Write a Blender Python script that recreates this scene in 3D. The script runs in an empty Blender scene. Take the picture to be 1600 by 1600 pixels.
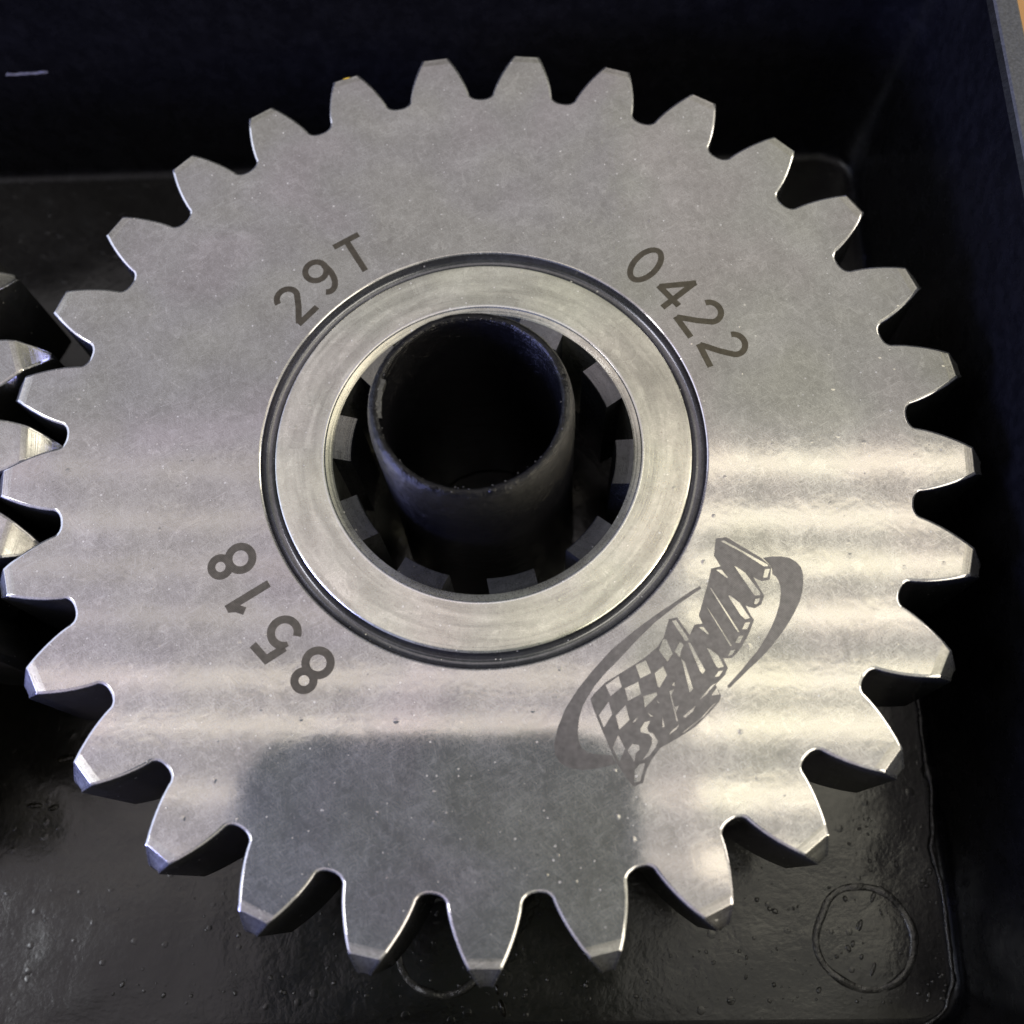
import bpy, bmesh, math, random
from mathutils import Vector, Matrix, noise

random.seed(7)
MM = 0.001
GEAR_TOP = 41.0            # height of the gear's face above the table, mm
CASE_FLOOR = -38.0         # all heights below are measured from the gear's face, mm
GEAR_T = 22.0
PI = math.pi
scene = bpy.context.scene
col = scene.collection

# ------------------------------------------------------------------ camera
CX = (0.99946655, 0.00541060, -0.03220792)
CY = (0.00541060, 0.94512267, 0.32667089)
CZ = (0.03220792, -0.32667089, 0.94458921)
CAM = Vector((8.551, -55.693, 134.787))
cam_data = bpy.data.cameras.new("camera")
cam = bpy.data.objects.new("camera", cam_data)
col.objects.link(cam)
m = Matrix((CX, CY, CZ)).transposed().to_4x4()
m.translation = (CAM + Vector((0, 0, GEAR_TOP))) * MM
cam.matrix_world = m
cam_data.sensor_width = 36.0
cam_data.lens = 36.0 * 1725.45 / 1600.0
cam_data.clip_start = 0.005
cam_data.clip_end = 20.0
cam_data.dof.use_dof = True
cam_data.dof.focus_distance = 0.146
cam_data.dof.aperture_fstop = 18.0
scene.camera = cam

# ------------------------------------------------------------------ world and lamps
world = bpy.data.worlds.new("World")
scene.world = world
world.use_nodes = True
bg = world.node_tree.nodes["Background"]
bg.inputs["Color"].default_value = (0.90, 0.92, 1.0, 1)
bg.inputs["Strength"].default_value = 0.07

def area_lamp(name, loc, target, sx, sy, watts, color, spread=PI):
    ld = bpy.data.lights.new(name, 'AREA')
    ld.shape = 'RECTANGLE'; ld.size = sx; ld.size_y = sy
    ld.energy = watts; ld.color = color; ld.spread = spread
    o = bpy.data.objects.new(name, ld); col.objects.link(o)
    o.location = loc
    d = Vector(target) - Vector(loc)
    o.rotation_euler = d.to_track_quat('-Z', 'Y').to_euler()
    return o

# the ceiling: two broad panels of soft light, with rows of added strips below
def radiance(sx, sy, r): return r * PI * sx * sy
def panel(name, x0, x1, y0, y1, z, r, color):
    area_lamp(name, ((x0 + x1) / 2, (y0 + y1) / 2, z), ((x0 + x1) / 2, (y0 + y1) / 2, 0), x1 - x0, y1 - y0, radiance(x1 - x0, y1 - y0, r), color)
panel("ceiling_panel_lamp", -2.0, 0.11, -1.2, 0.565, 1.30, 0.45, (1.0, 0.90, 0.96))
panel("ceiling_panel_lamp", 0.11, 2.0, -1.2, 0.565, 1.30, 0.47, (1.0, 0.96, 0.83))
panel("ceiling_panel_lamp", -2.0, 0.11, 0.565, 2.4, 1.30, 0.315, (1.0, 0.94, 0.93))
panel("ceiling_panel_lamp", 0.11, 2.0, 0.565, 2.4, 1.30, 0.365, (1.0, 0.965, 0.84))
for ty, left in ((0.470, 0.35), (0.397, 0.50), (0.335, 0.35), (0.271, 0.40), (0.192, 1.10), (0.135, 1.30), (0.056, 0.90), (-0.020, 0.50)):  # strips added to draw flicker bands in the face's reflection
    panel("band_strip_lamp", 0.18, 0.95, ty - 0.013, ty + 0.013, 1.241, 2.15, (1.0, 0.93, 0.72))
    panel("band_strip_lamp", -0.90, 0.17, ty - 0.009, ty + 0.009, 1.241, left, (1.0, 0.92, 0.76))
# light coming in low from both sides of the bench
area_lamp("cool_window_lamp", (-0.72, -0.34, 0.27), (0, 0, 0.04), 0.34, 0.22, 7.0, (0.36, 0.40, 1.0))
area_lamp("cool_side_lamp", (-1.20, 0.10, 0.62), (0, 0, 0.04), 1.60, 0.75, radiance(1.6, 0.75, 1.7), (0.66, 0.74, 1.0))
area_lamp("warm_bench_lamp", (0.78, -0.30, 0.33), (0, 0, 0.04), 0.24, 0.14, 2.6, (1.0, 0.88, 0.66))
area_lamp("warm_side_lamp", (1.20, 0.20, 0.62), (0, 0, 0.04), 1.70, 0.85, radiance(1.7, 0.85, 0.6), (1.0, 0.95, 0.80))

# three added lamps for bright edges and floor glints, beyond what the face mirrors
area_lamp("warm_edge_lamp", (0.86, -0.60, 0.96), (0, 0, 0.04), 0.75, 0.60, radiance(0.75, 0.6, 3.2), (1.0, 0.94, 0.82))
area_lamp("warm_edge_lamp", (1.05, 0.42, 0.64), (0, 0, 0.04), 0.60, 0.36, radiance(0.6, 0.36, 5.0), (1.0, 0.95, 0.84))
area_lamp("cool_glint_lamp", (-1.02, -0.12, 1.18), (0, 0, 0.04), 0.30, 0.30, radiance(0.3, 0.3, 8.0), (0.92, 0.95, 1.0))

scene.cycles.max_bounces = 5
scene.cycles.glossy_bounces = 4
scene.cycles.diffuse_bounces = 2
scene.cycles.caustics_reflective = False
scene.cycles.caustics_refractive = False
scene.view_settings.view_transform = 'Standard'
scene.view_settings.look = 'None'
scene.view_settings.exposure = 0.0
scene.view_settings.gamma = 1.0
scene.view_settings.use_curve_mapping = False
LOGO_DARK = [[(27.57,-19.07),(26.63,-19.59),(24.73,-20.89),(21.91,-22.77),(19.1,-24.87),(16.31,-27.18),(14.0,-29.7),(12.16,-31.97),(10.56,-34.43),(9.65,-36.65),(9.19,-38.63),(9.29,-39.93),(9.94,-40.91),(11.04,-41.49),(12.68,-41.7),(14.44,-41.48),(15.98,-41.15),(16.55,-40.96),(16.09,-39.97),(14.47,-39.88),(13.26,-39.71),(12.5,-39.17),(12.12,-38.19),(12.06,-37.09),(12.24,-35.54),(12.69,-34.1),(13.26,-33.09),(14.19,-31.63),(15.57,-30.0),(17.19,-28.4),(19.52,-25.92),(21.88,-23.66),(24.71,-21.44),(26.84,-19.99),(27.79,-19.35)],[(35.71,-15.38),(36.78,-15.22),(37.99,-15.2),(39.05,-15.42),(39.86,-15.93),(40.4,-16.62),(40.59,-17.62),(40.54,-18.62),(40.32,-19.86),(39.87,-21.1),(39.1,-22.57),(38.16,-24.03),(37.25,-25.24),(35.96,-26.8),(34.7,-28.11),(33.21,-29.42),(31.97,-30.6),(30.5,-31.97),(30.29,-31.66),(31.27,-30.6),(32.27,-29.54),(33.28,-28.35),(34.16,-27.4),(35.33,-25.72),(36.13,-24.39),(36.83,-22.93),(37.35,-21.46),(37.63,-20.1),(37.64,-19.11),(37.45,-18.36),(37.19,-17.86),(36.76,-17.55),(36.76,-16.86),(36.52,-16.35)],[(29.6,-15.06),(29.93,-12.8),(31.26,-12.64),(31.84,-13.0),(35.56,-15.42),(36.44,-16.33),(36.67,-16.73),(36.39,-18.26),(35.35,-18.46),(34.34,-17.91),(35.56,-20.34),(35.09,-21.45),(34.29,-21.92),(33.59,-21.76),(33.15,-21.57),(33.7,-22.8),(34.09,-23.41),(33.64,-24.5),(33.1,-25.59),(32.45,-26.67),(31.68,-27.63),(31.06,-28.2),(29.98,-28.2),(30.52,-29.42),(30.13,-30.25),(29.67,-30.73),(28.9,-31.46),(29.19,-32.15),(29.49,-32.87),(29.23,-33.54),(27.88,-34.98),(26.26,-36.53),(24.22,-37.84),(21.92,-39.09),(20.87,-40.39),(20.16,-41.68),(19.68,-43.18),(18.53,-43.61),(17.69,-42.5),(16.64,-40.89),(15.81,-39.05),(14.76,-36.43),(13.91,-34.21),(13.64,-33.2),(14.17,-32.53),(15.54,-31.18),(17.14,-30.21),(18.97,-29.07),(20.59,-28.02),(21.99,-26.85),(22.85,-25.58),(23.21,-24.41),(23.53,-23.48),(23.45,-23.33),(24.6,-23.06),(24.93,-23.63),(26.06,-25.31),(26.69,-24.0),(27.71,-23.88),(27.28,-22.84),(27.78,-21.31),(28.69,-18.58),(29.15,-16.77),(30.34,-16.48)]]
LOGO_BARE = [[(30.5,-13.15),(30.99,-13.05),(36.23,-16.25),(36.35,-16.5),(35.73,-16.5),(33.19,-14.69)],[(35.88,-16.88),(36.52,-16.83),(36.11,-17.96),(35.56,-18.02)],[(32.06,-16.46),(32.41,-16.59),(33.39,-17.35),(35.08,-19.91),(35.05,-20.26),(34.4,-20.28),(34.07,-19.84),(32.88,-17.85)],[(29.74,-16.93),(30.41,-16.91),(31.25,-18.0),(31.01,-18.0)],[(34.43,-20.74),(35.0,-20.62),(34.81,-21.18),(34.5,-21.43),(34.21,-21.35)],[(28.84,-19.27),(29.03,-19.33),(32.22,-24.96),(31.99,-24.99)],[(31.06,-20.27),(31.32,-20.27),(32.43,-21.2),(33.61,-23.19),(33.01,-23.35),(32.45,-22.8),(31.49,-21.07)],[(32.98,-23.77),(33.62,-23.68),(33.17,-24.6),(32.54,-24.62)],[(28.24,-21.56),(28.43,-21.87),(31.18,-26.7),(30.96,-26.73)],[(32.05,-25.47),(32.68,-25.37),(32.17,-26.31),(31.61,-26.31)],[(27.21,-24.33),(27.84,-24.31),(28.46,-25.26),(28.23,-25.2)],[(28.08,-26.93),(28.43,-27.09),(29.44,-27.87),(30.04,-29.27),(29.35,-29.45),(29.11,-29.24)],[(31.0,-27.24),(31.57,-27.18),(31.09,-27.79),(30.58,-27.97)],[(29.36,-29.83),(29.9,-29.74),(29.37,-30.46),(28.85,-30.52)],[(23.92,-23.51),(24.44,-23.41),(25.93,-25.85),(25.71,-26.04),(25.47,-26.09)],[(25.78,-26.3),(26.09,-26.26),(27.74,-29.71),(27.39,-30.16),(27.11,-29.86)],[(24.82,-26.16),(25.25,-26.54),(24.84,-27.5),(24.71,-28.1),(24.08,-27.38)],[(24.86,-28.23),(25.25,-28.62),(26.15,-31.97),(25.7,-32.47),(25.09,-29.14)],[(22.75,-25.85),(23.16,-25.85),(23.87,-27.65),(23.18,-28.64),(22.2,-27.24)],[(26.86,-33.32),(28.35,-31.63),(28.93,-31.3),(27.79,-32.64)],[(28.33,-32.82),(29.03,-31.86),(29.3,-32.69)],[(24.77,-35.32),(26.38,-34.03),(25.95,-34.76),(25.03,-35.49)],[(22.44,-38.35),(24.46,-37.38),(26.74,-35.71),(28.5,-33.87),(28.96,-33.54),(27.2,-35.38),(24.91,-37.16)],[(19.25,-29.07),(20.54,-28.47),(21.13,-30.04),(19.78,-30.73)],[(15.52,-31.57),(17.13,-30.43),(17.5,-31.75),(16.1,-32.89)],[(17.85,-31.93),(19.51,-31.14),(19.81,-32.63),(18.2,-33.47)],[(21.54,-30.07),(22.63,-29.19),(23.05,-30.28),(22.1,-31.87),(21.87,-31.69)],[(14.63,-35.19),(15.85,-33.54),(16.24,-35.08),(15.2,-36.67)],[(16.66,-35.25),(17.91,-33.95),(18.31,-35.77),(17.06,-36.92)],[(20.09,-32.92),(21.68,-32.42),(21.78,-32.75),(20.21,-34.29)],[(16.91,-37.58),(17.69,-39.2),(16.94,-40.8),(16.21,-39.09)],[(18.55,-38.63),(19.35,-38.74),(19.45,-39.25),(18.91,-39.76),(18.77,-40.8),(17.97,-39.37)],[(19.63,-37.24),(19.61,-36.8),(20.13,-36.02),(20.79,-35.86),(20.42,-36.69),(20.55,-37.17),(21.1,-37.4),(21.64,-38.29),(21.38,-38.97),(20.63,-39.96),(19.69,-40.55),(20.41,-39.65),(20.9,-38.63),(20.96,-37.94),(20.6,-37.47)],[(18.62,-36.14),(19.38,-35.28),(19.03,-35.91)],[(20.54,-34.92),(21.23,-35.31),(20.85,-35.35)],[(22.29,-35.39),(22.51,-36.57),(22.26,-36.66)],[(21.64,-33.3),(22.04,-33.78),(21.81,-33.68)],[(23.25,-32.31),(23.82,-32.07),(23.46,-32.75),(24.15,-35.9),(23.97,-35.9)],[(23.6,-31.6),(23.86,-31.13),(23.99,-31.64)],[(23.84,-34.17),(24.35,-34.05),(23.96,-34.82)],[(24.31,-36.32),(23.9,-36.89),(22.95,-37.6),(23.4,-37.03)],[(18.76,-41.7),(19.33,-41.03),(20.05,-40.87),(19.77,-41.67),(19.36,-42.99),(18.62,-43.19)]]
# ------------------------------------------------------------------ helpers
def finish(o, label=None, cat=None, group=None, kind=None):
    if label: o["label"] = label
    if cat: o["category"] = cat
    if group: o["group"] = group
    if kind: o["kind"] = kind
    return o

def empty(name, loc_mm, rz=0.0, parent=None):
    o = bpy.data.objects.new(name, None)
    o.empty_display_size = 0.01
    col.objects.link(o)
    o.location = Vector(loc_mm) * MM
    o.rotation_euler = (0, 0, rz)
    o.parent = parent
    return o

def mesh_from(name, verts, faces, smooth_angle=None):
    me = bpy.data.meshes.new(name)
    me.from_pydata([tuple(c * MM for c in v) for v in verts], [], faces)
    me.validate()
    bm = bmesh.new(); bm.from_mesh(me)
    bmesh.ops.recalc_face_normals(bm, faces=bm.faces)
    bm.to_mesh(me); bm.free()
    if smooth_angle is not None:
        for pl in me.polygons: pl.use_smooth = True
        me.set_sharp_from_angle(angle=math.radians(smooth_angle))
    return me

def put(name, me, mat, parent=None, loc=(0, 0, 0), rz=0.0):
    o = bpy.data.objects.new(name, me)
    col.objects.link(o)
    if mat and not me.materials: me.materials.append(mat)
    o.location = Vector(loc) * MM
    o.rotation_euler = (0, 0, rz)
    o.parent = parent
    return o

def revolve(profile, n, closed=False, a0=0.0):
    verts, faces = [], []
    k = len(profile)
    for j in range(n):
        a = a0 + 2 * PI * j / n
        c, s = math.cos(a), math.sin(a)
        for r, z in profile: verts.append((r * c, r * s, z))
    segs = k if closed else k - 1
    for j in range(n):
        j2 = (j + 1) % n
        for i in range(segs):
            i2 = (i + 1) % k
            faces.append((j * k + i, j * k + i2, j2 * k + i2, j2 * k + i))
    return verts, faces

# ------------------------------------------------------------------ materials
class NT:
    """tiny wrapper to write node trees"""
    def __init__(self, name):
        self.mat = bpy.data.materials.new(name); self.mat.use_nodes = True
        self.t = self.mat.node_tree
        self.t.nodes.clear()
        self.out = self.t.nodes.new('ShaderNodeOutputMaterial')
    def n(self, kind, **kw):
        nd = self.t.nodes.new('ShaderNode' + kind)
        for k, v in kw.items():
            if k.startswith('i_'):
                nd.inputs[k[2:].replace('_', ' ')].default_value = v
            else: setattr(nd, k, v)
        return nd
    def l(self, a, b): self.t.links.new(a, b)
    def math(self, op, a, b=None, clamp=False):
        nd = self.t.nodes.new('ShaderNodeMath'); nd.operation = op; nd.use_clamp = clamp
        for i, v in enumerate((a, b)):
            if v is None: continue
            if isinstance(v, (int, float)): nd.inputs[i].default_value = v
            else: self.l(v, nd.inputs[i])
        return nd.outputs[0]
    def ramp(self, fac, stops):
        nd = self.t.nodes.new('ShaderNodeValToRGB')
        el = nd.color_ramp.elements
        while len(el) < len(stops): el.new(0.5)
        for e, (p, c) in zip(el, stops):
            e.position = p
            e.color = (c, c, c, 1) if isinstance(c, (int, float)) else (*c, 1)
        self.l(fac, nd.inputs[0])
        return nd.outputs[0]
    def noise(self, vec, scale, detail=2.0, rough=0.5, dist=0.0):
        nd = self.n('TexNoise'); nd.inputs['Scale'].default_value = scale
        nd.inputs['Detail'].default_value = detail; nd.inputs['Roughness'].default_value = rough
        nd.inputs['Distortion'].default_value = dist
        self.l(vec, nd.inputs['Vector'])
        return nd.outputs[0]
    def coords(self, ref=None):
        tc = self.n('TexCoord')
        if ref: tc.object = ref
        mp = self.n('Mapping'); mp.inputs['Scale'].default_value = (1000, 1000, 1000)
        self.l(tc.outputs['Object'], mp.inputs['Vector'])
        return mp.outputs[0]          # millimetres in the thing's own frame

def steel(name, ref, base=(0.605, 0.58, 0.552), r_lo=0.05, r_hi=0.095, haze=0.25, rings=0.0, mottle=1.0, droplets=1.0, dusty=0.9, hairs=0.085):
    """ground steel: a fairly sharp reflection under a thin oily haze"""
    w = NT(name); v = w.coords(ref)
    big = w.noise(v, 0.14, 3, 0.6, 0.4)
    mid = w.noise(v, 0.9, 5, 0.72, 0.8)
    fine = w.noise(v, 6.5, 2, 0.7)
    tone = w.math('ADD', w.math('MULTIPLY', big, 0.26), w.math('ADD', w.math('MULTIPLY', mid, 0.36), w.math('MULTIPLY', fine, 0.38)))
    k = 0.22 * mottle
    lo = tuple(c * (1 - k) for c in base); hi = tuple(min(1, c * (1 + k)) for c in base)
    hair = None                      # crossing hairline scratches
    for ang, sx_, sy_ in ((0.5, 0.5, 5.0), (-0.7, 0.7, 6.0), (1.75, 0.9, 5.5)):
        mp = w.n('Mapping', vector_type='TEXTURE'); mp.inputs['Rotation'].default_value = (0, 0, ang); mp.inputs['Scale'].default_value = (1 / sx_, 1 / sy_, 1)
        w.l(v, mp.inputs['Vector'])
        q = w.ramp(w.noise(mp.outputs[0], 1.0, 1, 0.5, 1.1), [(0.60, 0.0), (0.66, 1.0)])
        hair = q if hair is None else w.math('MAXIMUM', hair, q)
    pit = w.ramp(w.noise(v, 3.4, 2, 0.5), [(0.27, 1.0), (0.33, 0.0)])
    tone = w.math('ADD', w.math('SUBTRACT', tone, w.math('MULTIPLY', pit, 0.16)), w.math('MULTIPLY', hair, hairs))
    colr = w.ramp(tone, [(0.36, lo), (0.5, base), (0.64, hi)])
    # tint drifting between rosy and straw, as under a thin film of oil
    drift = w.ramp(w.noise(v, 0.05, 2, 0.5), [(0.38, (1.02, 0.985, 1.01)), (0.5, (1.0, 0.995, 0.995)), (0.62, (1.0, 1.0, 0.955))])
    tn = w.n('Mix', data_type='RGBA', blend_type='MULTIPLY'); tn.inputs['Factor'].default_value = 1.0
    w.l(colr, tn.inputs[6]); w.l(drift, tn.inputs[7])
    film = w.noise(v, 0.24, 3, 0.55, 0.9)
    pool = w.ramp(film, [(0.600, 0.0), (0.612, 1.0)])
    edge = w.ramp(film, [(0.590, 0.0), (0.603, 1.0), (0.616, 0.0)])  # highlight rimming the oil pools, painted into the colour
    gain = w.math('ADD', 1.0, w.math('ADD', w.math('MULTIPLY', pool, 0.06), w.math('MULTIPLY', edge, 0.16)))
    vm = w.n('VectorMath', operation='SCALE'); w.l(tn.outputs[2], vm.inputs[0]); w.l(gain, vm.inputs['Scale'])
    colr = vm.outputs[0]
    rough = w.ramp(tone, [(0.35, r_lo), (0.65, r_hi)])
    # oil specks, some of them large
    vo = w.n('TexVoronoi'); vo.inputs['Scale'].default_value = 0.60
    w.l(v, vo.inputs['Vector'])
    sep = w.n('SeparateColor'); w.l(vo.outputs['Color'], sep.inputs[0])
    size = w.math('MULTIPLY', w.math('POWER', sep.outputs[0], 4.0), 0.24)
    speck = w.math('SUBTRACT', 1.0, w.math('DIVIDE', vo.outputs['Distance'], w.math('ADD', size, 0.001)), clamp=True)
    h = w.math('ADD', w.math('MULTIPLY', speck, droplets), w.math('ADD', w.math('MULTIPLY', big, 0.55), w.math('MULTIPLY', mid, 0.045)))   # faint waviness breaks up reflections
    if rings:
        sx = w.n('SeparateXYZ'); w.l(v, sx.inputs[0])
        rad = w.math('SQRT', w.math('ADD', w.math('MULTIPLY', sx.outputs[0], sx.outputs[0]), w.math('MULTIPLY', sx.outputs[1], sx.outputs[1])))
        cv = w.n('CombineXYZ'); w.l(rad, cv.inputs[0])
        rg = w.noise(cv.outputs[0], 4.5, 3, 0.75)
        h = w.math('ADD', h, w.math('MULTIPLY', rg, rings))
        at = w.math('ARCTAN2', sx.outputs[1], sx.outputs[0])
        c2 = w.n('CombineXYZ'); w.l(w.math('MULTIPLY', rad, 0.55), c2.inputs[0]); w.l(w.math('MULTIPLY', at, 1.6), c2.inputs[1])
        sm = w.ramp(w.noise(c2.outputs[0], 1.0, 3, 0.55, 0.5), [(0.40, 0.0), (0.60, 1.0)])
        v5 = w.n('VectorMath', operation='SCALE'); w.l(colr, v5.inputs[0]); w.l(w.math('ADD', 0.88, w.math('MULTIPLY', sm, 0.30)), v5.inputs['Scale'])
        colr = v5.outputs[0]
        rough = w.math('ADD', rough, w.math('MULTIPLY', rg, 0.08))
    bp = w.n('Bump'); bp.inputs['Strength'].default_value = 0.55; bp.inputs['Distance'].default_value = 0.00005
    w.l(h, bp.inputs['Height'])
    p1 = w.n('BsdfAnisotropic'); p2 = w.n('BsdfAnisotropic'); p2.inputs['Roughness'].default_value = 0.60
    cool = w.n('VectorMath', operation='MULTIPLY'); cool.inputs[1].default_value = (0.93, 1.0, 1.07); w.l(colr, cool.inputs[0])   # haze colour tinted blue to cool the mirrored phone
    w.l(colr, p1.inputs['Color']); w.l(cool.outputs[0], p2.inputs['Color'])
    for p in (p1, p2): w.l(bp.outputs[0], p.inputs['Normal'])
    w.l(rough, p1.inputs['Roughness'])
    mx = w.n('MixShader')
    w.l(w.math('ADD', w.math('MULTIPLY', tone, 0.4), haze - 0.20), mx.inputs[0])
    w.l(p1.outputs[0], mx.inputs[1]); w.l(p2.outputs[0], mx.inputs[2])
    # lint and dust: tiny pale grains lying in the oil
    v3 = w.n('TexVoronoi'); v3.inputs['Scale'].default_value = 1.25; w.l(v, v3.inputs['Vector'])
    s3 = w.n('SeparateColor'); w.l(v3.outputs['Color'], s3.inputs[0])
    thr = w.math('MULTIPLY', w.math('POWER', s3.outputs[1], 6.0), 0.19)
    dust = w.math('MULTIPLY', w.math('LESS_THAN', v3.outputs['Distance'], thr), w.math('MULTIPLY', s3.outputs[2], dusty))
    df = w.n('BsdfDiffuse'); df.inputs['Color'].default_value = (0.85, 0.83, 0.76, 1)
    m2 = w.n('MixShader'); w.l(dust, m2.inputs[0]); w.l(mx.outputs[0], m2.inputs[1]); w.l(df.outputs[0], m2.inputs[2])
    w.l(m2.outputs[0], w.out.inputs[0])
    return w.mat

def etch(name, ref, base):
    """laser-burnt marking: matt oxide, slightly uneven, with fine raster lines"""
    w = NT(name); v = w.coords(ref)
    t = w.noise(v, 1.3, 4, 0.7)
    mp = w.n('Mapping'); mp.inputs['Rotation'].default_value = (0, 0, 0.9); w.l(v, mp.inputs['Vector'])
    wv = w.n('TexWave'); wv.inputs['Scale'].default_value = 1.6; wv.inputs['Distortion'].default_value = 0.3
    w.l(mp.outputs[0], wv.inputs['Vector'])
    f = w.math('ADD', w.math('MULTIPLY', t, 0.75), w.math('MULTIPLY', wv.outputs[1], 0.25))
    c = w.ramp(f, [(0.25, tuple(x * 0.62 for x in base)), (0.75, tuple(x * 1.38 for x in base))])
    p = w.n('BsdfPrincipled'); p.inputs['Metallic'].default_value = 0.75
    p.inputs['Roughness'].default_value = 0.29
    w.l(c, p.inputs['Base Color'])
    bp = w.n('Bump'); bp.inputs['Strength'].default_value = 0.3; bp.inputs['Distance'].default_value = 0.00003
    w.l(f, bp.inputs['Height']); w.l(bp.outputs[0], p.inputs['Normal'])
    w.l(p.outputs[0], w.out.inputs[0])
    return w.mat

def plastic(name, ref, base=(0.008, 0.008, 0.010), rough=(0.22, 0.42), relief=0.00025, scale=0.35, pimple=0.0, streak=None, ior=1.5):
    w = NT(name); v = w.coords(ref)
    a = w.noise(v, scale, 4, 0.6, 0.3)
    b = w.noise(v, scale * 6, 3, 0.6)
    t = w.math('ADD', w.math('MULTIPLY', a, 0.6), w.math('MULTIPLY', b, 0.4))
    rg = w.ramp(t, [(0.35, rough[0]), (0.65, rough[1])])
    c = w.ramp(w.noise(v, scale * 3, 5, 0.7), [(0.4, base), (0.75, tuple(x * 2.0 for x in base))])
    h = w.math('ADD', w.math('MULTIPLY', a, 1.0), w.math('MULTIPLY', b, 0.22))
    if pimple:
        vo = w.n('TexVoronoi'); vo.inputs['Scale'].default_value = 0.45; w.l(v, vo.inputs['Vector'])
        sp = w.n('SeparateColor'); w.l(vo.outputs['Color'], sp.inputs[0])
        sz = w.math('ADD', w.math('MULTIPLY', w.math('POWER', sp.outputs[0], 2.5), 0.30), 0.001)
        d = w.math('SUBTRACT', 1.0, w.math('DIVIDE', vo.outputs['Distance'], sz), clamp=True)
        h = w.math('ADD', h, w.math('MULTIPLY', w.math('SQRT', d), pimple))
    if streak:
        mp = w.n('Mapping'); mp.inputs['Scale'].default_value = streak; w.l(v, mp.inputs['Vector'])
        s = w.noise(mp.outputs[0], 1.0, 5, 0.7)
        h = w.math('ADD', h, w.math('MULTIPLY', s, 0.8))
    p = w.n('BsdfPrincipled')
    w.l(c, p.inputs['Base Color']); w.l(rg, p.inputs['Roughness'])
    p.inputs['IOR'].default_value = ior
    bp = w.n('Bump'); bp.inputs['Strength'].default_value = 1.0; bp.inputs['Distance'].default_value = relief
    w.l(h, bp.inputs['Height']); w.l(bp.outputs[0], p.inputs['Normal'])
    w.l(p.outputs[0], w.out.inputs[0])
    return w.mat

def wood(name):
    w = NT(name); v = w.coords()
    mp = w.n('Mapping'); mp.inputs['Scale'].default_value = (0.25, 0.02, 1); w.l(v, mp.inputs['Vector'])
    t = w.noise(mp.outputs[0], 1.0, 6, 0.6, 1.0)
    c = w.ramp(t, [(0.3, (0.42, 0.22, 0.08)), (0.7, (0.60, 0.36, 0.15))])
    p = w.n('BsdfPrincipled'); p.inputs['Roughness'].default_value = 0.45
    w.l(c, p.inputs['Base Color']); w.l(p.outputs[0], w.out.inputs[0])
    return w.mat

# ------------------------------------------------------------------ table
table = put("table", mesh_from("table", [(-600, -500, -20), (600, -500, -20), (600, 600, -20), (-600, 600, -20), (-600, -500, 0), (600, -500, 0), (600, 600, 0), (-600, 600, 0)],
            [(4, 5, 6, 7), (0, 1, 5, 4), (1, 2, 6, 5), (2, 3, 7, 6), (3, 0, 4, 7), (3, 2, 1, 0)]), wood("tan_wood"))
finish(table, kind="structure")

# ------------------------------------------------------------------ plastic case
case = empty("gear_case", (0, 0, 0), math.radians(0.9))
finish(case, "black moulded plastic case that holds the steel gears", "case")
M_wall = plastic("black_plastic_wall", case, (0.005, 0.005, 0.006), (0.20, 0.34), 0.00012, 0.12, ior=1.32)
M_floor = plastic("black_plastic_floor", case, (0.007, 0.0068, 0.006), (0.13, 0.25), 0.00010, 0.22, pimple=0.5, ior=1.75)
M_worn = plastic("worn_black_plastic", case, (0.03, 0.029, 0.026), (0.10, 0.22), 0.00015, 0.8, ior=1.8)
M_rim = plastic("grey_worn_rim", case, (0.055, 0.057, 0.06), (0.40, 0.6), 0.00010, 0.8)
M_tube = plastic("black_tube", case, (0.004, 0.004, 0.005), (0.13, 0.27), 0.00030, 0.5, pimple=0.5, streak=(0.12, 0.12, 2.2), ior=1.42)

X0, X1, Y0, Y1 = -174.0, 66.2, -75.0, 73.2      # floor outline at its fillet, case frame
def rrect(inset, rad, z, n=10):
    """rounded rectangle, inset outward by -inset"""
    x0, x1, y0, y1 = X0 + inset, X1 - inset, Y0 + inset, Y1 - inset
    pts = []
    for cx, cy, a0 in ((x1 - rad, y1 - rad, 0), (x0 + rad, y1 - rad, 90), (x0 + rad, y0 + rad, 180), (x1 - rad, y0 + rad, 270)):
        for i in range(n + 1):
            a = math.radians(a0 + 90 * i / n)
            pts.append((cx + rad * math.cos(a), cy + rad * math.sin(a), z))
    return pts
def loft(sections, close_first=False, close_last=False, sub=1):
    verts, faces = [], []
    k = len(sections[0])
    for s in sections: verts += s
    for i in range(len(sections) - 1):
        for j in range(k):
            j2 = (j + 1) % k
            faces.append((i * k + j, i * k + j2, (i + 1) * k + j2, (i + 1) * k + j))
    if close_first: faces.append(tuple(range(k)))
    if close_last: faces.append(tuple((len(sections) - 1) * k + j for j in range(k)))
    return verts, faces

zf = CASE_FLOOR + GEAR_TOP          # 3 mm above the table
zr = 12.0 + GEAR_TOP
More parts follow.
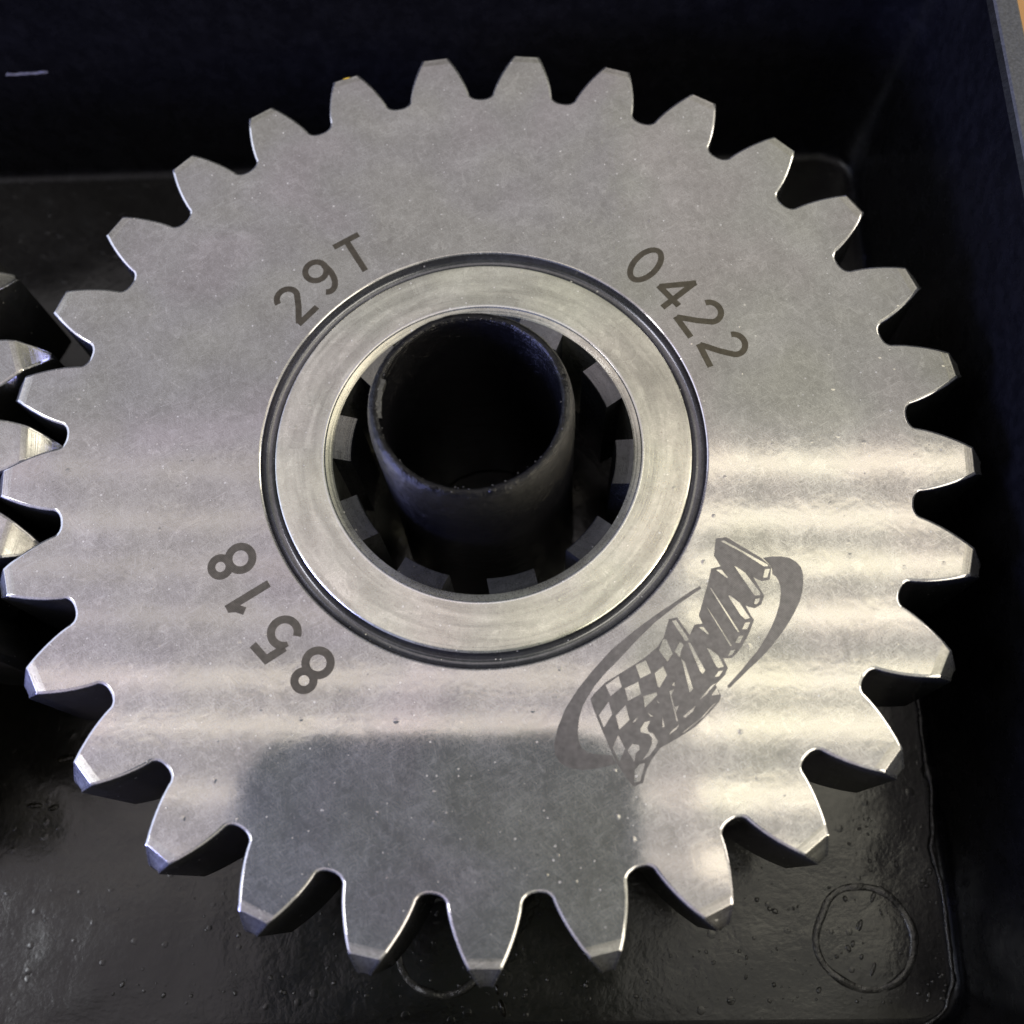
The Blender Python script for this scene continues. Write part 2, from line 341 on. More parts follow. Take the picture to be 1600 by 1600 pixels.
# floor: a slightly uneven sheet ending in the fillet
fv, ff = [], []
NX, NY = 120, 74
fx0, fx1, fy0, fy1 = X0 + 2.0, X1 - 2.0, Y0 + 2.0, Y1 - 2.0
RC = 5.0
def clamp_round(x, y):
    # keep the sheet inside rounded corners
    for cx, sx in ((fx0 + RC, -1), (fx1 - RC, 1)):
        for cy, sy in ((fy0 + RC, -1), (fy1 - RC, 1)):
            if (x - cx) * sx > 0 and (y - cy) * sy > 0:
                dx, dy = x - cx, y - cy
                # square corner to quarter disc
                mx = max(abs(dx), abs(dy)); L = math.hypot(dx, dy)
                if L > 0: return cx + dx * mx / L, cy + dy * mx / L
    return x, y
for j in range(NY + 1):
    for i in range(NX + 1):
        x = fx0 + (fx1 - fx0) * i / NX; y = fy0 + (fy1 - fy0) * j / NY
        x, y = clamp_round(x, y)
        edge = min(1.0, min(x - fx0, fx1 - x, y - fy0, fy1 - y) / 4.0)
        h = 0.30 * noise.noise(Vector((x * 0.06, y * 0.06, 3.1))) * edge + 0.10 * noise.noise(Vector((x * 0.25, y * 0.25, 8.2))) * edge
        fv.append((x, y, zf + h))
for j in range(NY):
    for i in range(NX):
        a = j * (NX + 1) + i
        ff.append((a, a + 1, a + NX + 2, a + NX + 1))
put("case_floor", mesh_from("case_floor", fv, ff, 60), M_floor, case)
# walls: fillet, drafted wall
secs = []
for k in range(6):
    a = math.radians(90 * k / 5)
    secs.append(rrect(2.0 - 2.0 * math.sin(a), 5.0 + 2.0 * math.sin(a), zf + 2.0 * (1 - math.cos(a))))
secs.append(rrect(-2.2, 8.2, zf + 22)); secs.append(rrect(-4.4, 10.4, zr - 0.6)); secs.append(rrect(-5.0, 11.0, zr))
put("side_wall", mesh_from("side_wall", *loft(secs), smooth_angle=40), M_wall, case)
rim = [rrect(-5.0, 11.0, zr), rrect(-5.3, 11.3, zr + 0.25), rrect(-8.0, 14.0, zr + 0.25), rrect(-8.3, 14.3, zr), rrect(-7.6, 13.6, zr - 3.0), rrect(-6.6, 12.6, 0.5), rrect(-5.0, 11.0, 0.0)]
put("rim", mesh_from("rim", *loft(rim), smooth_angle=30), M_rim, case)
put("base", mesh_from("base", *loft([rrect(-5.0, 11.0, 0.1), rrect(-5.0, 11.0, 0.4)], True, True)), M_wall, case)

inv = Matrix.Rotation(-math.radians(0.9), 4, 'Z')
def cl(x, y): # world mm to case frame
    p = inv @ Vector((x, y, 0)); return p.x, p.y

# post (the tube the gear slips over) with its shoulder
def wobble(verts, amp, freq, seed):
    return [(x + amp * noise.noise(Vector((x * freq, y * freq, z * freq + seed))), y + amp * noise.noise(Vector((x * freq + 9, y * freq, z * freq + seed))),
             z + amp * noise.noise(Vector((x * freq, y * freq + 5, z * freq + seed)))) for x, y, z in verts]
zt = 13.2 + GEAR_TOP
prof = [(13.6, zf), (13.0, zf + 20), (12.88, zt - 5.5), (12.84, zt - 3.6), (12.76, zt - 2.4), (12.64, zt - 1.5), (12.48, zt - 0.85), (12.28, zt - 0.42), (12.05, zt - 0.15), (11.8, zt - 0.03), (11.5, zt), (11.25, zt - 0.12), (11.12, zt - 0.5), (11.0, zt - 2), (10.8, zf + 0.6)]
pv, pf = revolve(prof, 120)
pv2 = []
for x, y, z in pv:
    d = max(0.0, min(1.0, (z - (zt - 3)) / 3))
    a = math.atan2(y, x)
    z2 = z + d * (0.10 * math.sin(2 * a + 0.7) + 0.12 * noise.noise(Vector((x * 0.5, y * 0.5, 1.7))) + 0.10 * noise.noise(Vector((x * 1.6, y * 1.6, 4.7))))
    f = 1 + d * 0.006 * noise.noise(Vector((x * 0.9, y * 0.9, z * 0.8)))
    pv2.append((x * f, y * f, z2))
px_, py_ = cl(-0.8, 0.6)
post = put("post", mesh_from("post", pv2, pf, 50), M_tube, case, (px_, py_, 0))
nick = []
for i in range(9):      # a torn flap of moulding flash inside the lip
    a = math.radians(163 + i * 3.4)
    for rr, zz in ((11.35, zt - 0.05), (10.75, zt - 0.15 - 0.25 * random.random()), (10.9, zt - 1.1 - 0.5 * random.random())):
        rr += 0.22 * (random.random() - 0.5)
        nick.append((rr * math.cos(a), rr * math.sin(a), zz + 0.1 * random.random()))
nf = [(3 * i + k, 3 * i + k + 1, 3 * i + k + 4, 3 * i + k + 3) for i in range(8) for k in range(2)]
M_crumb = plastic("pale_crumb", case, (0.16, 0.155, 0.14), (0.3, 0.5), 0.0001, 1.5)
nk = put("flash_flap", mesh_from("flash_flap", nick, nf, 60), plastic("pale_flash", case, (0.05, 0.05, 0.05), (0.15, 0.3), 0.0002, 1.5), post)
cv_, cf_ = [], []
for i in range(90):     # crumbs of plastic clinging to the lip
    a = random.uniform(0, 2 * PI); rr = random.choice((11.2, 11.2, 11.4, 11.9, 12.3)) + random.uniform(-0.15, 0.15); q = random.uniform(0.03, 0.10)
    zz = zt - (0.05 if rr < 12 else 0.35) + q * 0.5
    o = len(cv_); x, y = rr * math.cos(a), rr * math.sin(a)
    cv_ += [(x + q, y, zz), (x - q * 0.7, y + q, zz), (x - q, y - q * 0.8, zz), (x, y, zz + q), (x, y, zz - q)]
    cf_ += [(o, o + 1, o + 3), (o + 1, o + 2, o + 3), (o + 2, o, o + 3), (o + 1, o, o + 4), (o + 2, o + 1, o + 4), (o, o + 2, o + 4)]
finish(put("plastic_crumb", mesh_from("plastic_crumb", cv_, cf_), M_crumb, post), kind="stuff")
for cx, cy in ((0, 0), (-111.0, -3.5)):
    bx, by = cl(cx, cy)
    put("shoulder", mesh_from("shoulder", *revolve([(24.5, zf - 0.4), (23.8, GEAR_TOP - GEAR_T - 0.5), (23.3, GEAR_TOP - GEAR_T), (21.0, GEAR_TOP - GEAR_T), (20.6, zf - 0.4)], 72), smooth_angle=40), M_wall, case, (bx, by, 0))

# moulding rings on the floor
def ring(cx, cy, r, amp, seed, wid=0.55, ht=0.32):
    prof = []
    for k in range(7):
        a = PI * k / 6
        prof.append((-wid * math.cos(a), ht * math.sin(a) ** 0.8 if 0 < k < 6 else -0.4))
    verts, faces = [], []
    n = 90
    for j in range(n):
        a = 2 * PI * j / n
        wob = 1 + amp * noise.noise(Vector((math.cos(a) * 1.3, math.sin(a) * 1.3, seed)))
        hh = max(0.04, 0.75 + 1.7 * noise.noise(Vector((math.cos(a) * 1.8, math.sin(a) * 1.8, seed + 3))))
        for dr, dz in prof:
            rr = r * wob + dr * (0.8 + 0.4 * hh)
            verts.append((rr * math.cos(a), rr * math.sin(a), zf + 0.1 + dz * hh))
    k = len(prof)
    for j in range(n):
        for i in range(k - 1):
            faces.append((j * k + i, j * k + i + 1, ((j + 1) % n) * k + i + 1, ((j + 1) % n) * k + i))
    bx, by = cl(cx, cy)
    return put("moulding_ring", mesh_from("moulding_ring", verts, faces, 60), M_worn, case, (bx, by, 0))
ring(54.2, -61.4, 7.0, 0.10, 1.0)
ring(-7.2, -63.0, 6.6, 0.05, 5.0)

def blob(cx, cy, rx, ry, h, ang=0.0, nr=5, na=12):
    """one flattened dome of plastic or oil"""
    v = [(cx, cy, zf + 0.05 + h)]
    f = []
    ca, sa = math.cos(ang), math.sin(ang)
    for i in range(1, nr + 1):
        t = i / nr
        for j in range(na):
            a = 2 * PI * j / na
            x, y = rx * t * math.cos(a), ry * t * math.sin(a)
            v.append((cx + x * ca - y * sa, cy + x * sa + y * ca, zf + 0.05 + h * math.sqrt(max(0, 1 - t * t)) - (0.3 if i == nr else 0)))
    for j in range(na): f.append((0, 1 + j, 1 + (j + 1) % na))
    for i in range(nr - 1):
        for j in range(na):
            a, b = 1 + i * na + j, 1 + i * na + (j + 1) % na
            f.append((a, a + na, b + na, b))
    return v, f
# pimples of the casting (uncountable)
bv, bf = [], []
def add_blob(*a, **k):
    v, f = blob(*a, **k); o = len(bv)
    bv.extend(v); bf.extend(tuple(i + o for i in q) for q in f)
for i in range(420):
    u = random.random()
    x = 65 - 120 * random.random() ** 1.4; y = -70 + 26 * random.random() ** 1.5
    if x > 60 and y > -45: y = random.uniform(-70, -25)
    s = 0.10 + 0.34 * random.random() ** 3
    x, y = cl(x, y)
    add_blob(x, y, s, s * random.uniform(0.7, 1.6), s * random.uniform(0.25, 0.5), random.uniform(0, PI), nr=4, na=9)
for i in range(10):
    a = random.uniform(0, 2 * PI); r = 6.0 * math.sqrt(random.random())
    s = random.uniform(0.15, 0.45)
    x, y = cl(54.2 + r * math.cos(a), -61.4 + r * math.sin(a))
    add_blob(x, y, s, s * random.uniform(1.2, 4.0), s * 0.4, random.uniform(-0.5, 0.4), nr=4, na=9)
finish(put("casting_pimple", mesh_from("casting_pimple", bv, bf, 80), M_worn, case), kind="stuff")
# smears of oil on the floor beside the small gear
M_oil = plastic("oil_film", case, (0.012, 0.011, 0.008), (0.06, 0.14), 0.0004, 0.25)
sv, sf = [], []
bv, bf = sv, sf
for x, y, rx, ry, h, a in ((-64, -34.3, 0.8, 0.7, 0.5, 0), (-66.5, -36.2, 1.6, 0.6, 0.5, 0.2), (-70.5, -43.3, 1.4, 0.5, 0.4, 0.0), (-67.5, -43.6, 1.0, 0.5, 0.4, 0.4), (1.7, -71.2, 0.5, 1.3, 0.9, 0.3), (0.9, -68.8, 0.3, 0.8, 0.5, 0.2)):
    x, y = cl(x, y); add_blob(x, y, rx, ry, h, a, nr=6, na=20)
finish(put("oil_smear", mesh_from("oil_smear", sv, sf, 80), M_oil, case), kind="stuff")
# ragged seam of plastic along the foot of the right wall
path = [(67.0, -26.5), (66.9, -31), (67.0, -36), (67.3, -40), (67.0, -45), (66.3, -49), (67.0, -53), (67.3, -58), (67.5, -63), (67.4, -67), (66.0, -70.5), (63.5, -72.6), (60.0, -74.2)]
tv, tf = [], []
dense = []
for i in range(len(path) - 1):
    for k in range(6):
        t = k / 6; dense.append((path[i][0] * (1 - t) + path[i + 1][0] * t, path[i][1] * (1 - t) + path[i + 1][1] * t))
dense.append(path[-1])
for i, (x, y) in enumerate(dense):
    a = dense[max(0, i - 1)]; b = dense[min(len(dense) - 1, i + 1)]
    d = Vector((b[0] - a[0], b[1] - a[1])).normalized(); nx, ny = -d.y, d.x
    r = 0.32 + 0.22 * noise.noise(Vector((i * 0.45, 0.3, 0.2))) + (0.35 if i in (14, 15, 16) else 0)
    off = 0.35 * noise.noise(Vector((i * 0.21, 4.3, 0.2)))
    for k in range(8):
        an = 2 * PI * k / 8
        xx, yy = cl(x + nx * (off + r * math.cos(an)) - 1.4, y + ny * (off + r * math.cos(an)))
        tv.append((xx, yy, zf + 0.35 + r * math.sin(an)))
for i in range(len(dense) - 1):
    for k in range(8):
        k2 = (k + 1) % 8
        tf.append((i * 8 + k, i * 8 + k2, (i + 1) * 8 + k2, (i + 1) * 8 + k))
put("seam_bead", mesh_from("seam_bead", tv, tf, 70), plastic("wet_black_plastic", case, (0.02, 0.02, 0.02), (0.05, 0.12), 0.0003, 0.9, ior=1.9), case)

# a scuff on the back wall
uv, uf = [], []
for i in range(15):
    t = i / 14
    x = -81.0 + 7.2 * t; z = 26.9 + 0.25 * t + 0.12 * noise.noise(Vector((t * 6, 0.2, 0.1)))
    w_ = max(0.03, 0.16 + 0.30 * noise.noise(Vector((t * 9, 3.2, 0.1))))
    y = 75.30 + 0.1 * (z - 26.0)
    uv += [(x, y + 0.15, z - w_), (x, y - 0.12, z), (x, y + 0.15, z + w_)]
for i in range(14):
    for k in range(2): uf.append((3 * i + k, 3 * i + k + 1, 3 * i + k + 4, 3 * i + k + 3))
put("scuff_mark", mesh_from("scuff_mark", uv, uf, 60), plastic("pale_scuff", case, (0.10, 0.10, 0.14), (0.15, 0.3), 0.0001, 1.5), case)

# ------------------------------------------------------------------ gears
MOD = 25.4 / 6.0
def flank_stations(N, r_root, stations, thin=0.14, pa=25.0):
    """(radius, half angle) of the tooth from the middle of the gap to the tip"""
    rp = N * MOD / 2; phi = math.radians(pa); rb = rp * math.cos(phi)
    invp = math.tan(phi) - phi
    D = 2 * PI / N
    def half(r):
        r = max(r, rb + 1e-6)
        f = math.acos(rb / r)
        return (MOD * PI / 4) / rp + invp - (math.tan(f) - f) - thin / r
    pts = []
    rs = r_root + 1.15
    a_end = half(rs); a_mid = D / 2
    w = a_mid - a_end
    for k in range(7):           # rounded root
        t = k / 6
        e = 1 - (1 - math.sin(t * PI / 2) ** 1.0)
        ang = a_mid - w * (math.sin(t * PI / 2) ** 0.9)
        rad = r_root + (rs - r_root) * (1 - math.cos(t * PI / 2))
        pts.append((rad, ang))
    for r in stations:
        if r > rs + 0.2: pts.append((r, half(r)))
    return pts, D

def tooth_mesh(name, N, r_in, r_root, r_edge, r_strip, r_out, t, cham=1.0, strip_slope=0.12, narc=8, bev=0.40):
    st = [r_root + 1.15 + (r_strip - r_root - 1.15) * k / 7 for k in range(1, 8)]
    st += [r_edge - 0.10, r_edge + 0.02, r_edge + 0.16, (r_edge + r_out) / 2, r_out - 0.25, r_out]
    pts, D = flank_stations(N, r_root, st)
    def ztop(r):
        if r <= r_strip: return 0.0
        z = -(min(r, r_edge - 0.1) - r_strip) * strip_slope
        if r > r_edge - 0.1:
            z -= (min(r, r_edge + 0.02) - (r_edge - 0.1)) * 0.35
            if r > r_edge + 0.02: z -= (min(r, r_out - 0.25) - r_edge - 0.02) * cham
            if r > r_out - 0.25: z -= (r - r_out + 0.25) * 1.9 * cham
        return z
    xy = [(r * math.cos(a), r * math.sin(a)) for r, a in pts]       # upper side (positive angle)
    n = len(pts)
    P, Q = [], []
    for i, (x, y) in enumerate(xy):
        a = xy[max(0, i - 1)]; b = xy[min(n - 1, i + 1)]
        if i == 0:   # valley middle: normal is radial
            nx, ny = -math.cos(pts[0][1]), -math.sin(pts[0][1])
        else:
            tx, ty = b[0] - a[0], b[1] - a[1]; L = math.hypot(tx, ty)
            nx, ny = ty / L, -tx / L
            if ny > 0 and i > 6: nx, ny = -nx, -ny
            if i <= 6 and nx * math.cos(pts[i][1]) + ny * math.sin(pts[i][1]) > 0: nx, ny = -nx, -ny
        P.append((x, y)); Q.append((x + nx * bev, y + ny * bev))
    verts, faces = [], []
    def V(x, y, z): verts.append((x, y, z)); return len(verts) - 1
    idx = {}
    for side in (1, -1):
        for i in range(n):
            z = ztop(pts[i][0])
            qx, qy = Q[i]; x, y = P[i]
            ring_ = []
            for u, dz in ((0.0, 0.0), (0.14, 0.025), (0.74, 0.30), (0.95, 0.60), (1.0, 1.0)):       # deburring chamfer, then a round
                ring_.append(V(qx + (x - qx) * u, (qy + (y - qy) * u) * side, z - bev * dz))
            idx[side, i] = tuple(ring_) + (V(x, y * side, -t),)
    for side in (1, -1):
        for i in range(n - 1):
            for k in range(5):
                faces.append((idx[side, i][k], idx[side, i][k + 1], idx[side, i + 1][k + 1], idx[side, i + 1][k]))
    for i in range(n - 1):
        faces.append((idx[1, i][0], idx[1, i + 1][0], idx[-1, i + 1][0], idx[-1, i][0]))
        faces.append((idx[1, i][5], idx[1, i + 1][5], idx[-1, i + 1][5], idx[-1, i][5]))
    e = n - 1
    faces.append(tuple(idx[1, e][k] for k in range(6)) + tuple(idx[-1, e][k] for k in range(5, -1, -1)))
    arc = [V(r_in * math.cos(-D / 2 + D * k / narc), r_in * math.sin(-D / 2 + D * k / narc), 0) for k in range(narc + 1)]
    arcb = [V(r_in * math.cos(-D / 2 + D * k / narc), r_in * math.sin(-D / 2 + D * k / narc), -t) for k in range(narc + 1)]
    faces.append(tuple(arc) + (idx[1, 0][0], idx[-1, 0][0]))
    faces.append(tuple(arcb) + (idx[1, 0][5], idx[-1, 0][5]))
    me = mesh_from(name, verts, faces, 24)
    for pl in me.polygons:          # the turned tip strip and chamfer get their own finish; the flat face stays flat
        c = pl.center; r = math.hypot(c.x, c.y) / MM
        if pl.normal.z > 0.2 and r > r_strip and abs(math.atan2(c.y, c.x)) * r < 0.25: pl.material_index = 1
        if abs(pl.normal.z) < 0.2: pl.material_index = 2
        if pl.normal.z > 0.995: pl.use_smooth = False
    return me

def build_gear(label, loc, N, phase, r_in, r_root, r_edge, r_strip, r_out, z_face, cham=1.0, hub=True, group=None, mats=None, strip_slope=0.12, reach=None):
    root = empty("spur_gear", (loc[0], loc[1], z_face - GEAR_T))
    finish(root, label, "gear", group)
    Mf = steel("ground_steel", root, **mats) if mats else steel("ground_steel", root)
    Mh = steel("turned_steel", root, base=(0.77, 0.745, 0.63), rings=0.8, haze=0.28, r_lo=0.07, r_hi=0.14, mottle=0.8, hairs=0.02)
    Mt = Mf
    Ml = steel("highlight_steel", root, base=(0.95, 0.93, 0.86), haze=0.25, r_lo=0.10, r_hi=0.16, droplets=0.0, mottle=0.4)  # bore edge's highlight put into a paler steel colour
    Mk = steel("shaded_flank_steel", root, base=(0.21, 0.205, 0.20), haze=0.20, r_lo=0.10, r_hi=0.18, droplets=0.0, dusty=0.2)  # dark reflections on the flanks put into the base colour
    Mc = steel("turned_chamfer_steel", root, base=(0.60, 0.57, 0.51), rings=2.2, haze=0.30, r_lo=0.12, r_hi=0.2, droplets=0.2)
    Mg = steel("shaded_groove_steel", root, base=(0.22, 0.22, 0.23), rings=0.6, haze=0.22, r_lo=0.12, r_hi=0.2, droplets=0.3)  # shade inside the groove put into a darker base colour
    D = 2 * PI / N; nseg = N * 8
    za = GEAR_T                                        # face height above the gear's base
    me = tooth_mesh("tooth", N, r_in, r_root, r_edge, r_strip, r_out, GEAR_T, cham, strip_slope)
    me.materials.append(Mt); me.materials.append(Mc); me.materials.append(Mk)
    for k in range(N):
        put("tooth", me, Mt, root, (0, 0, za), phase + k * D)
    a0 = phase - D / 2
    if hub:
        web = [(r_in, za), (42, za), (31.0, za), (29.75, za), (29.62, za - 0.03), (29.5, za - 0.11), (29.45, za - 0.22), (29.45, 0.0), (r_in, 0.0)]
        put("web", mesh_from("web", *revolve(web, nseg, a0=a0), smooth_angle=12), Mf, root)
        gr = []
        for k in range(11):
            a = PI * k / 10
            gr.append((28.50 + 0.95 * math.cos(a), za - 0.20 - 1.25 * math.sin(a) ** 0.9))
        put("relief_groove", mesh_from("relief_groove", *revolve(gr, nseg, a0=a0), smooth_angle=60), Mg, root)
        hb = [(27.55, 0.0), (27.55, za - 0.22), (27.50, za - 0.11), (27.38, za - 0.03), (27.25, za), (24, za), (21.32, za), (21.32, za - 0.12), (20.86, za - 0.16), (20.1, za - 0.42), (19.95, za - 0.50), (19.95, 0.0), (27.55, 0.0)]
        h = put("hub", mesh_from("hub", *revolve(hb, 240, a0=a0), smooth_angle=12), Mh, root)
        lip = [(21.33, za - 0.002), (21.22, za + 0.012), (21.08, za - 0.005), (20.96, za - 0.06), (20.87, za - 0.15), (20.84, za - 0.22)]
        put("highlight_lip", mesh_from("highlight_lip", *revolve(lip, 240, a0=a0), smooth_angle=60), Ml, h)
        # ten internal splines
        hw = math.radians(18.0 / 2)
        sv = []
        nn = 6
        for L in range(3):
            for rr, aa, zz in ((17.55, hw * 1.12, (-1.20, -1.5, 0.5 - za)[L]), (20.05, hw, (-0.50, -0.8, 0.5 - za)[L])):
                if L == 0 and rr < 18: rr += 0.14
                for k in range(nn + 1):
                    a = -aa + 2 * aa * k / nn
                    sv.append((rr * math.cos(a), rr * math.sin(a), za + zz))
        m1 = nn + 1; sf = []
        for k in range(nn):
            sf.append((k, k + 1, m1 + k + 1, m1 + k))
        for L in range(2):
            b, c = L * 2 * m1, (L + 1) * 2 * m1
            for k in range(nn): sf.append((b + k, b + k + 1, c + k + 1, c + k))
            sf.append((b, b + m1, c + m1, c)); sf.append((b + nn, b + m1 + nn, c + m1 + nn, c + nn))
        sme = mesh_from("spline_tooth", sv, sf, 24)
        Ms = steel("spline_steel", root, base=(0.16, 0.16, 0.165), rings=1.6, haze=0.30, droplets=0.0, dusty=0.2, hairs=0.02)  # darker than the face: bore shade put into the base colour
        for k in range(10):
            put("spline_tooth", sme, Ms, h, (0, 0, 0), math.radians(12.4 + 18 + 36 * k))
    else:
        web = [(r_in, za), (30, za), (21, za), (20, za - 1.0), (20, 0), (r_in, 0)]
        put("web", mesh_from("web", *revolve(web, nseg, a0=a0), smooth_angle=24), Mf, root)
    return root, za

PH1 = 1.9139414
gear, ZA = build_gear("large satin steel gear wheel with etched numbers and a round splined hole", (0, 0), 29, PH1, 55.0, 56.05, 64.0, 62.9, 66.0, GEAR_TOP, cham=1.4, strip_slope=0.06)
G2 = (-111.2, -3.6)
small, _ = build_gear("steel gear of which only a few bright tooth tips enter at the left edge", G2, 23, math.radians(5.6), 41.0, 43.2, 50.2, 49.4, 53.6, GEAR_TOP - 0.3, cham=0.8, hub=False)

# a fleck of yellow paint on the tip of one tooth
fk = NT("yellow_paint"); fp = fk.n('BsdfPrincipled'); fp.inputs['Base Color'].default_value = (0.75, 0.50, 0.04, 1); fp.inputs['Roughness'].default_value = 0.35
fk.l(fp.outputs[0], fk.out.inputs[0])
FY = -0.42
fv_ = [(-21.95, 60.28, ZA - 0.02), (-21.6, 60.62, ZA - 0.1), (-21.0, 60.75, ZA - 0.1), (-20.75, 60.62, ZA - 0.02), (-21.2, 60.40, ZA - 0.02), (-21.35, 60.52, ZA + 0.08)]
put("paint_fleck", mesh_from("paint_fleck", [(x, y + FY, z + 0.03) for x, y, z in fv_], [(0, 1, 5), (1, 2, 5), (2, 3, 5), (3, 4, 5), (4, 0, 5)], 60), fk.mat, gear)

# ------------------------------------------------------------------ etched marks
M_etch = etch("laser_oxide", gear, (0.125, 0.112, 0.088))
M_etch2 = etch("laser_oxide_grey", gear, (0.145, 0.136, 0.118))
M_logo = etch("laser_logo", gear, (0.205, 0.197, 0.197))

def arc_pts(cx, cy, rx, ry, a0, a1, n=22):
    return [(cx + rx * math.cos(math.radians(a0 + (a1 - a0) * i / n)), cy + ry * math.sin(math.radians(a0 + (a1 - a0) * i / n))) for i in range(n + 1)]
GLYPH = {   # centre lines in a box one unit high
    '2': [arc_pts(0, 0.24, 0.245, 0.23, 170, -25, 18) + [(0.16, 0.06), (0.02, -0.12), (-0.14, -0.29), (-0.275, -0.44)], [(-0.30, -0.455), (0.29, -0.455)]],
    '9': [arc_pts(-0.02, 0.20, 0.245, 0.25, 0, 360, 30), [(0.222, 0.22)] + arc_pts(-0.04, 0.02, 0.27, 0.475, 20, -118, 22)],
    'T': [[(-0.33, 0.455), (0.33, 0.455)], [(0, 0.47), (0, -0.5)]],
    '0': [arc_pts(0, 0, 0.25, 0.45, 0, 360, 40)],
    '4': [[(0.13, -0.5), (0.13, 0.47)], [(0.155, 0.47), (-0.30, -0.20)], [(-0.33, -0.20), (0.33, -0.20)]],
    '8': [arc_pts(0, 0.255, 0.185, 0.19, 0, 360, 30), arc_pts(0, -0.19, 0.245, 0.25, 0, 360, 34)],
    '5': [[(0.24, 0.455), (-0.16, 0.455), (-0.235, 0.02)], [(-0.235, 0.02)] + arc_pts(0.0, -0.17, 0.26, 0.275, 140, -150, 26)],
    '1': [[(-0.17, 0.20), (-0.03, 0.32), (0.05, 0.47)], [(0.06, 0.5), (0.06, -0.5)]],
}
def ribbon(pts, w):
    v, f = [], []
    n = len(pts); closed = math.dist(pts[0], pts[-1]) < 1e-6
    if closed: pts = pts[:-1]; n -= 1
    for i, (x, y) in enumerate(pts):
        if closed: a, b = pts[i - 1], pts[(i + 1) % n]
        else: a, b = pts[max(0, i - 1)], pts[min(n - 1, i + 1)]
        tx, ty = b[0] - a[0], b[1] - a[1]; L = math.hypot(tx, ty) or 1
        # mitre
        if 0 < i < n - 1 or closed:
            p0, p2 = (pts[i - 1], pts[(i + 1) % n])
            d1 = Vector((x - p0[0], y - p0[1])).normalized(); d2 = Vector((p2[0] - x, p2[1] - y)).normalized()
            c = max(0.35, math.sqrt(max(0, (1 + d1.dot(d2)) / 2)))
        else: c = 1
        nx, ny = -ty / L / c, tx / L / c
        v += [(x + nx * w / 2, y + ny * w / 2), (x - nx * w / 2, y - ny * w / 2)]
    for i in range(n if closed else n - 1):
        j = (i + 1) % n
        f.append((2 * i, 2 * i + 1, 2 * j + 1, 2 * j))
    return v, f
def glyph(ch, r, ang_deg, turn_deg, height, wid, stroke, mat):
    """mark on the face, its top turned towards turn_deg (outwards)"""
    cx, cy = r * math.cos(math.radians(ang_deg)), r * math.sin(math.radians(ang_deg))
    up = math.radians(turn_deg); ux, uy = math.cos(up), math.sin(up); rx, ry = uy, -ux
    verts, faces = [], []
    for si, st in enumerate(GLYPH[ch]):
        pts = [(x * height * wid, y * (height - stroke * 0.0)) for x, y in st]
        v, f = ribbon(pts, stroke)
        o = len(verts); z = ZA + 0.012 + 0.006 * si
        verts += [(cx + rx * a + ux * b, cy + ry * a + uy * b, z) for a, b in v]
        faces += [tuple(i + o for i in q) for q in f]
    me = mesh_from("etched_character", verts, faces)
    return put("etched_character", me, mat, gear)
for ch, r, a, t in (('2', 34.3, 140.7, 138.5), ('9', 34.75, 131.4, 130.0), ('T', 34.75, 122.0, 121.3)):
    glyph(ch, r, a, t, 6.0, 1.02, 0.86, M_etch)
for ch, r, a, t in (('0', 35.3, 50.6, 49.0), ('4', 35.1, 41.3, 39.5), ('2', 35.2, 32.6, 31.0), ('2', 35.5, 23.6, 22.0)):
    glyph(ch, r, a, t, 6.3, 1.0, 0.84, M_etch)
for ch, r, a, t in (('8', 36.2, -124.9, -126.0), ('5', 36.0, -134.6, -136.0), ('1', 35.8, -145.0, -147.0), ('8', 35.6, -153.9, -155.5)):
    glyph(ch, r, a, t, 6.15, 1.06, 1.02, M_etch2)

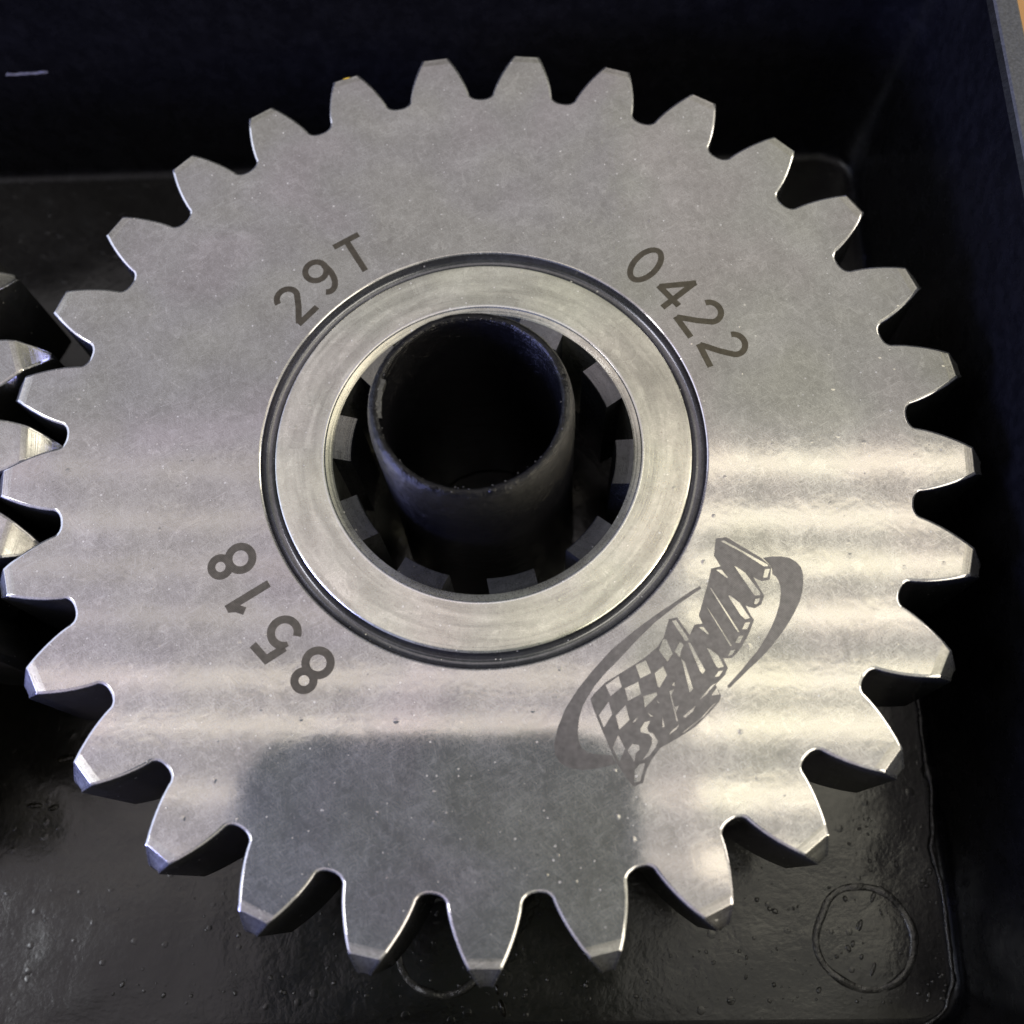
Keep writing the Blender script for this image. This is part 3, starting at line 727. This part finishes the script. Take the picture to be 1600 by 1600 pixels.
def filled(name, outlines, z, mat):
    cu = bpy.data.curves.new(name, 'CURVE'); cu.dimensions = '2D'; cu.fill_mode = 'BOTH'
    for pts in outlines:
        sp = cu.splines.new('POLY'); sp.points.add(len(pts) - 1)
        for p, (x, y) in zip(sp.points, pts): p.co = (x, y, 0, 1)
        sp.use_cyclic_u = True
    tmp = bpy.data.objects.new(name, cu)
    me = bpy.data.meshes.new_from_object(tmp)
    bpy.data.objects.remove(tmp)
    for v in me.vertices: v.co = (v.co.x * MM, v.co.y * MM, z * MM)
    bm = bmesh.new(); bm.from_mesh(me)
    for f in bm.faces:
        if f.normal.z < 0: f.normal_flip()
    bm.to_mesh(me); bm.free()
    me.materials.clear(); me.materials.append(mat); me.name = name
    return me
finish(put("etched_emblem", filled("etched_emblem", LOGO_DARK[2:] + LOGO_BARE, ZA + 0.016, M_logo), M_logo, gear), "etched lettering WINTERS on a chequered flag")
put("etched_swoosh", filled("etched_swoosh", LOGO_DARK[0:1], ZA + 0.012, M_logo), M_logo, gear)
put("etched_swoosh", filled("etched_swoosh", LOGO_DARK[1:2], ZA + 0.012, M_logo), M_logo, gear)

# ------------------------------------------------------------------ phone held over the gear (seen as the dark reflection)
def slab(w0, w1, h0, h1, rad, t):
    v, f = [], []
    out = []
    for cx, cy, a0 in ((w1 - rad, h1 - rad, 0), (w0 + rad, h1 - rad, 90), (w0 + rad, h0 + rad, 180), (w1 - rad, h0 + rad, 270)):
        for i in range(9):
            a = math.radians(a0 + 90 * i / 8); out.append((cx + rad * math.cos(a), cy + rad * math.sin(a)))
    k = len(out)
    for z, s in ((0.0, 0.8), (0.8, 0.0), (t - 0.8, 0.0), (t, 0.8)):
        cx, cy = (w0 + w1) / 2, (h0 + h1) / 2
        fx, fy = 1 - 2 * s / (w1 - w0), 1 - 2 * s / (h1 - h0)
        v += [(cx + (x - cx) * fx, cy + (y - cy) * fy, z) for x, y in out]
    for L in range(3):
        for j in range(k):
            f.append((L * k + j, L * k + (j + 1) % k, (L + 1) * k + (j + 1) % k, (L + 1) * k + j))
    f.append(tuple(range(k))); f.append(tuple(3 * k + j for j in range(k)))
    return v, f
phone = empty("phone", (0, 0, 0))
finish(phone, "dark phone held over the gear, showing as the grey shadow mirrored near its lower rim", "phone")
pm = Matrix((CX, CY, CZ)).transposed().to_4x4()
pm.translation = (CAM + Vector((0, 0, GEAR_TOP)) + Vector(CZ) * 4.0) * MM
phone.matrix_world = pm
M_phone = plastic("phone_back", phone, (0.10, 0.20, 0.30), (0.35, 0.45), 0.00001, 0.2)
put("body", mesh_from("body", *slab(-80, 22, -56, 44, 17, 9), smooth_angle=40), M_phone, phone)
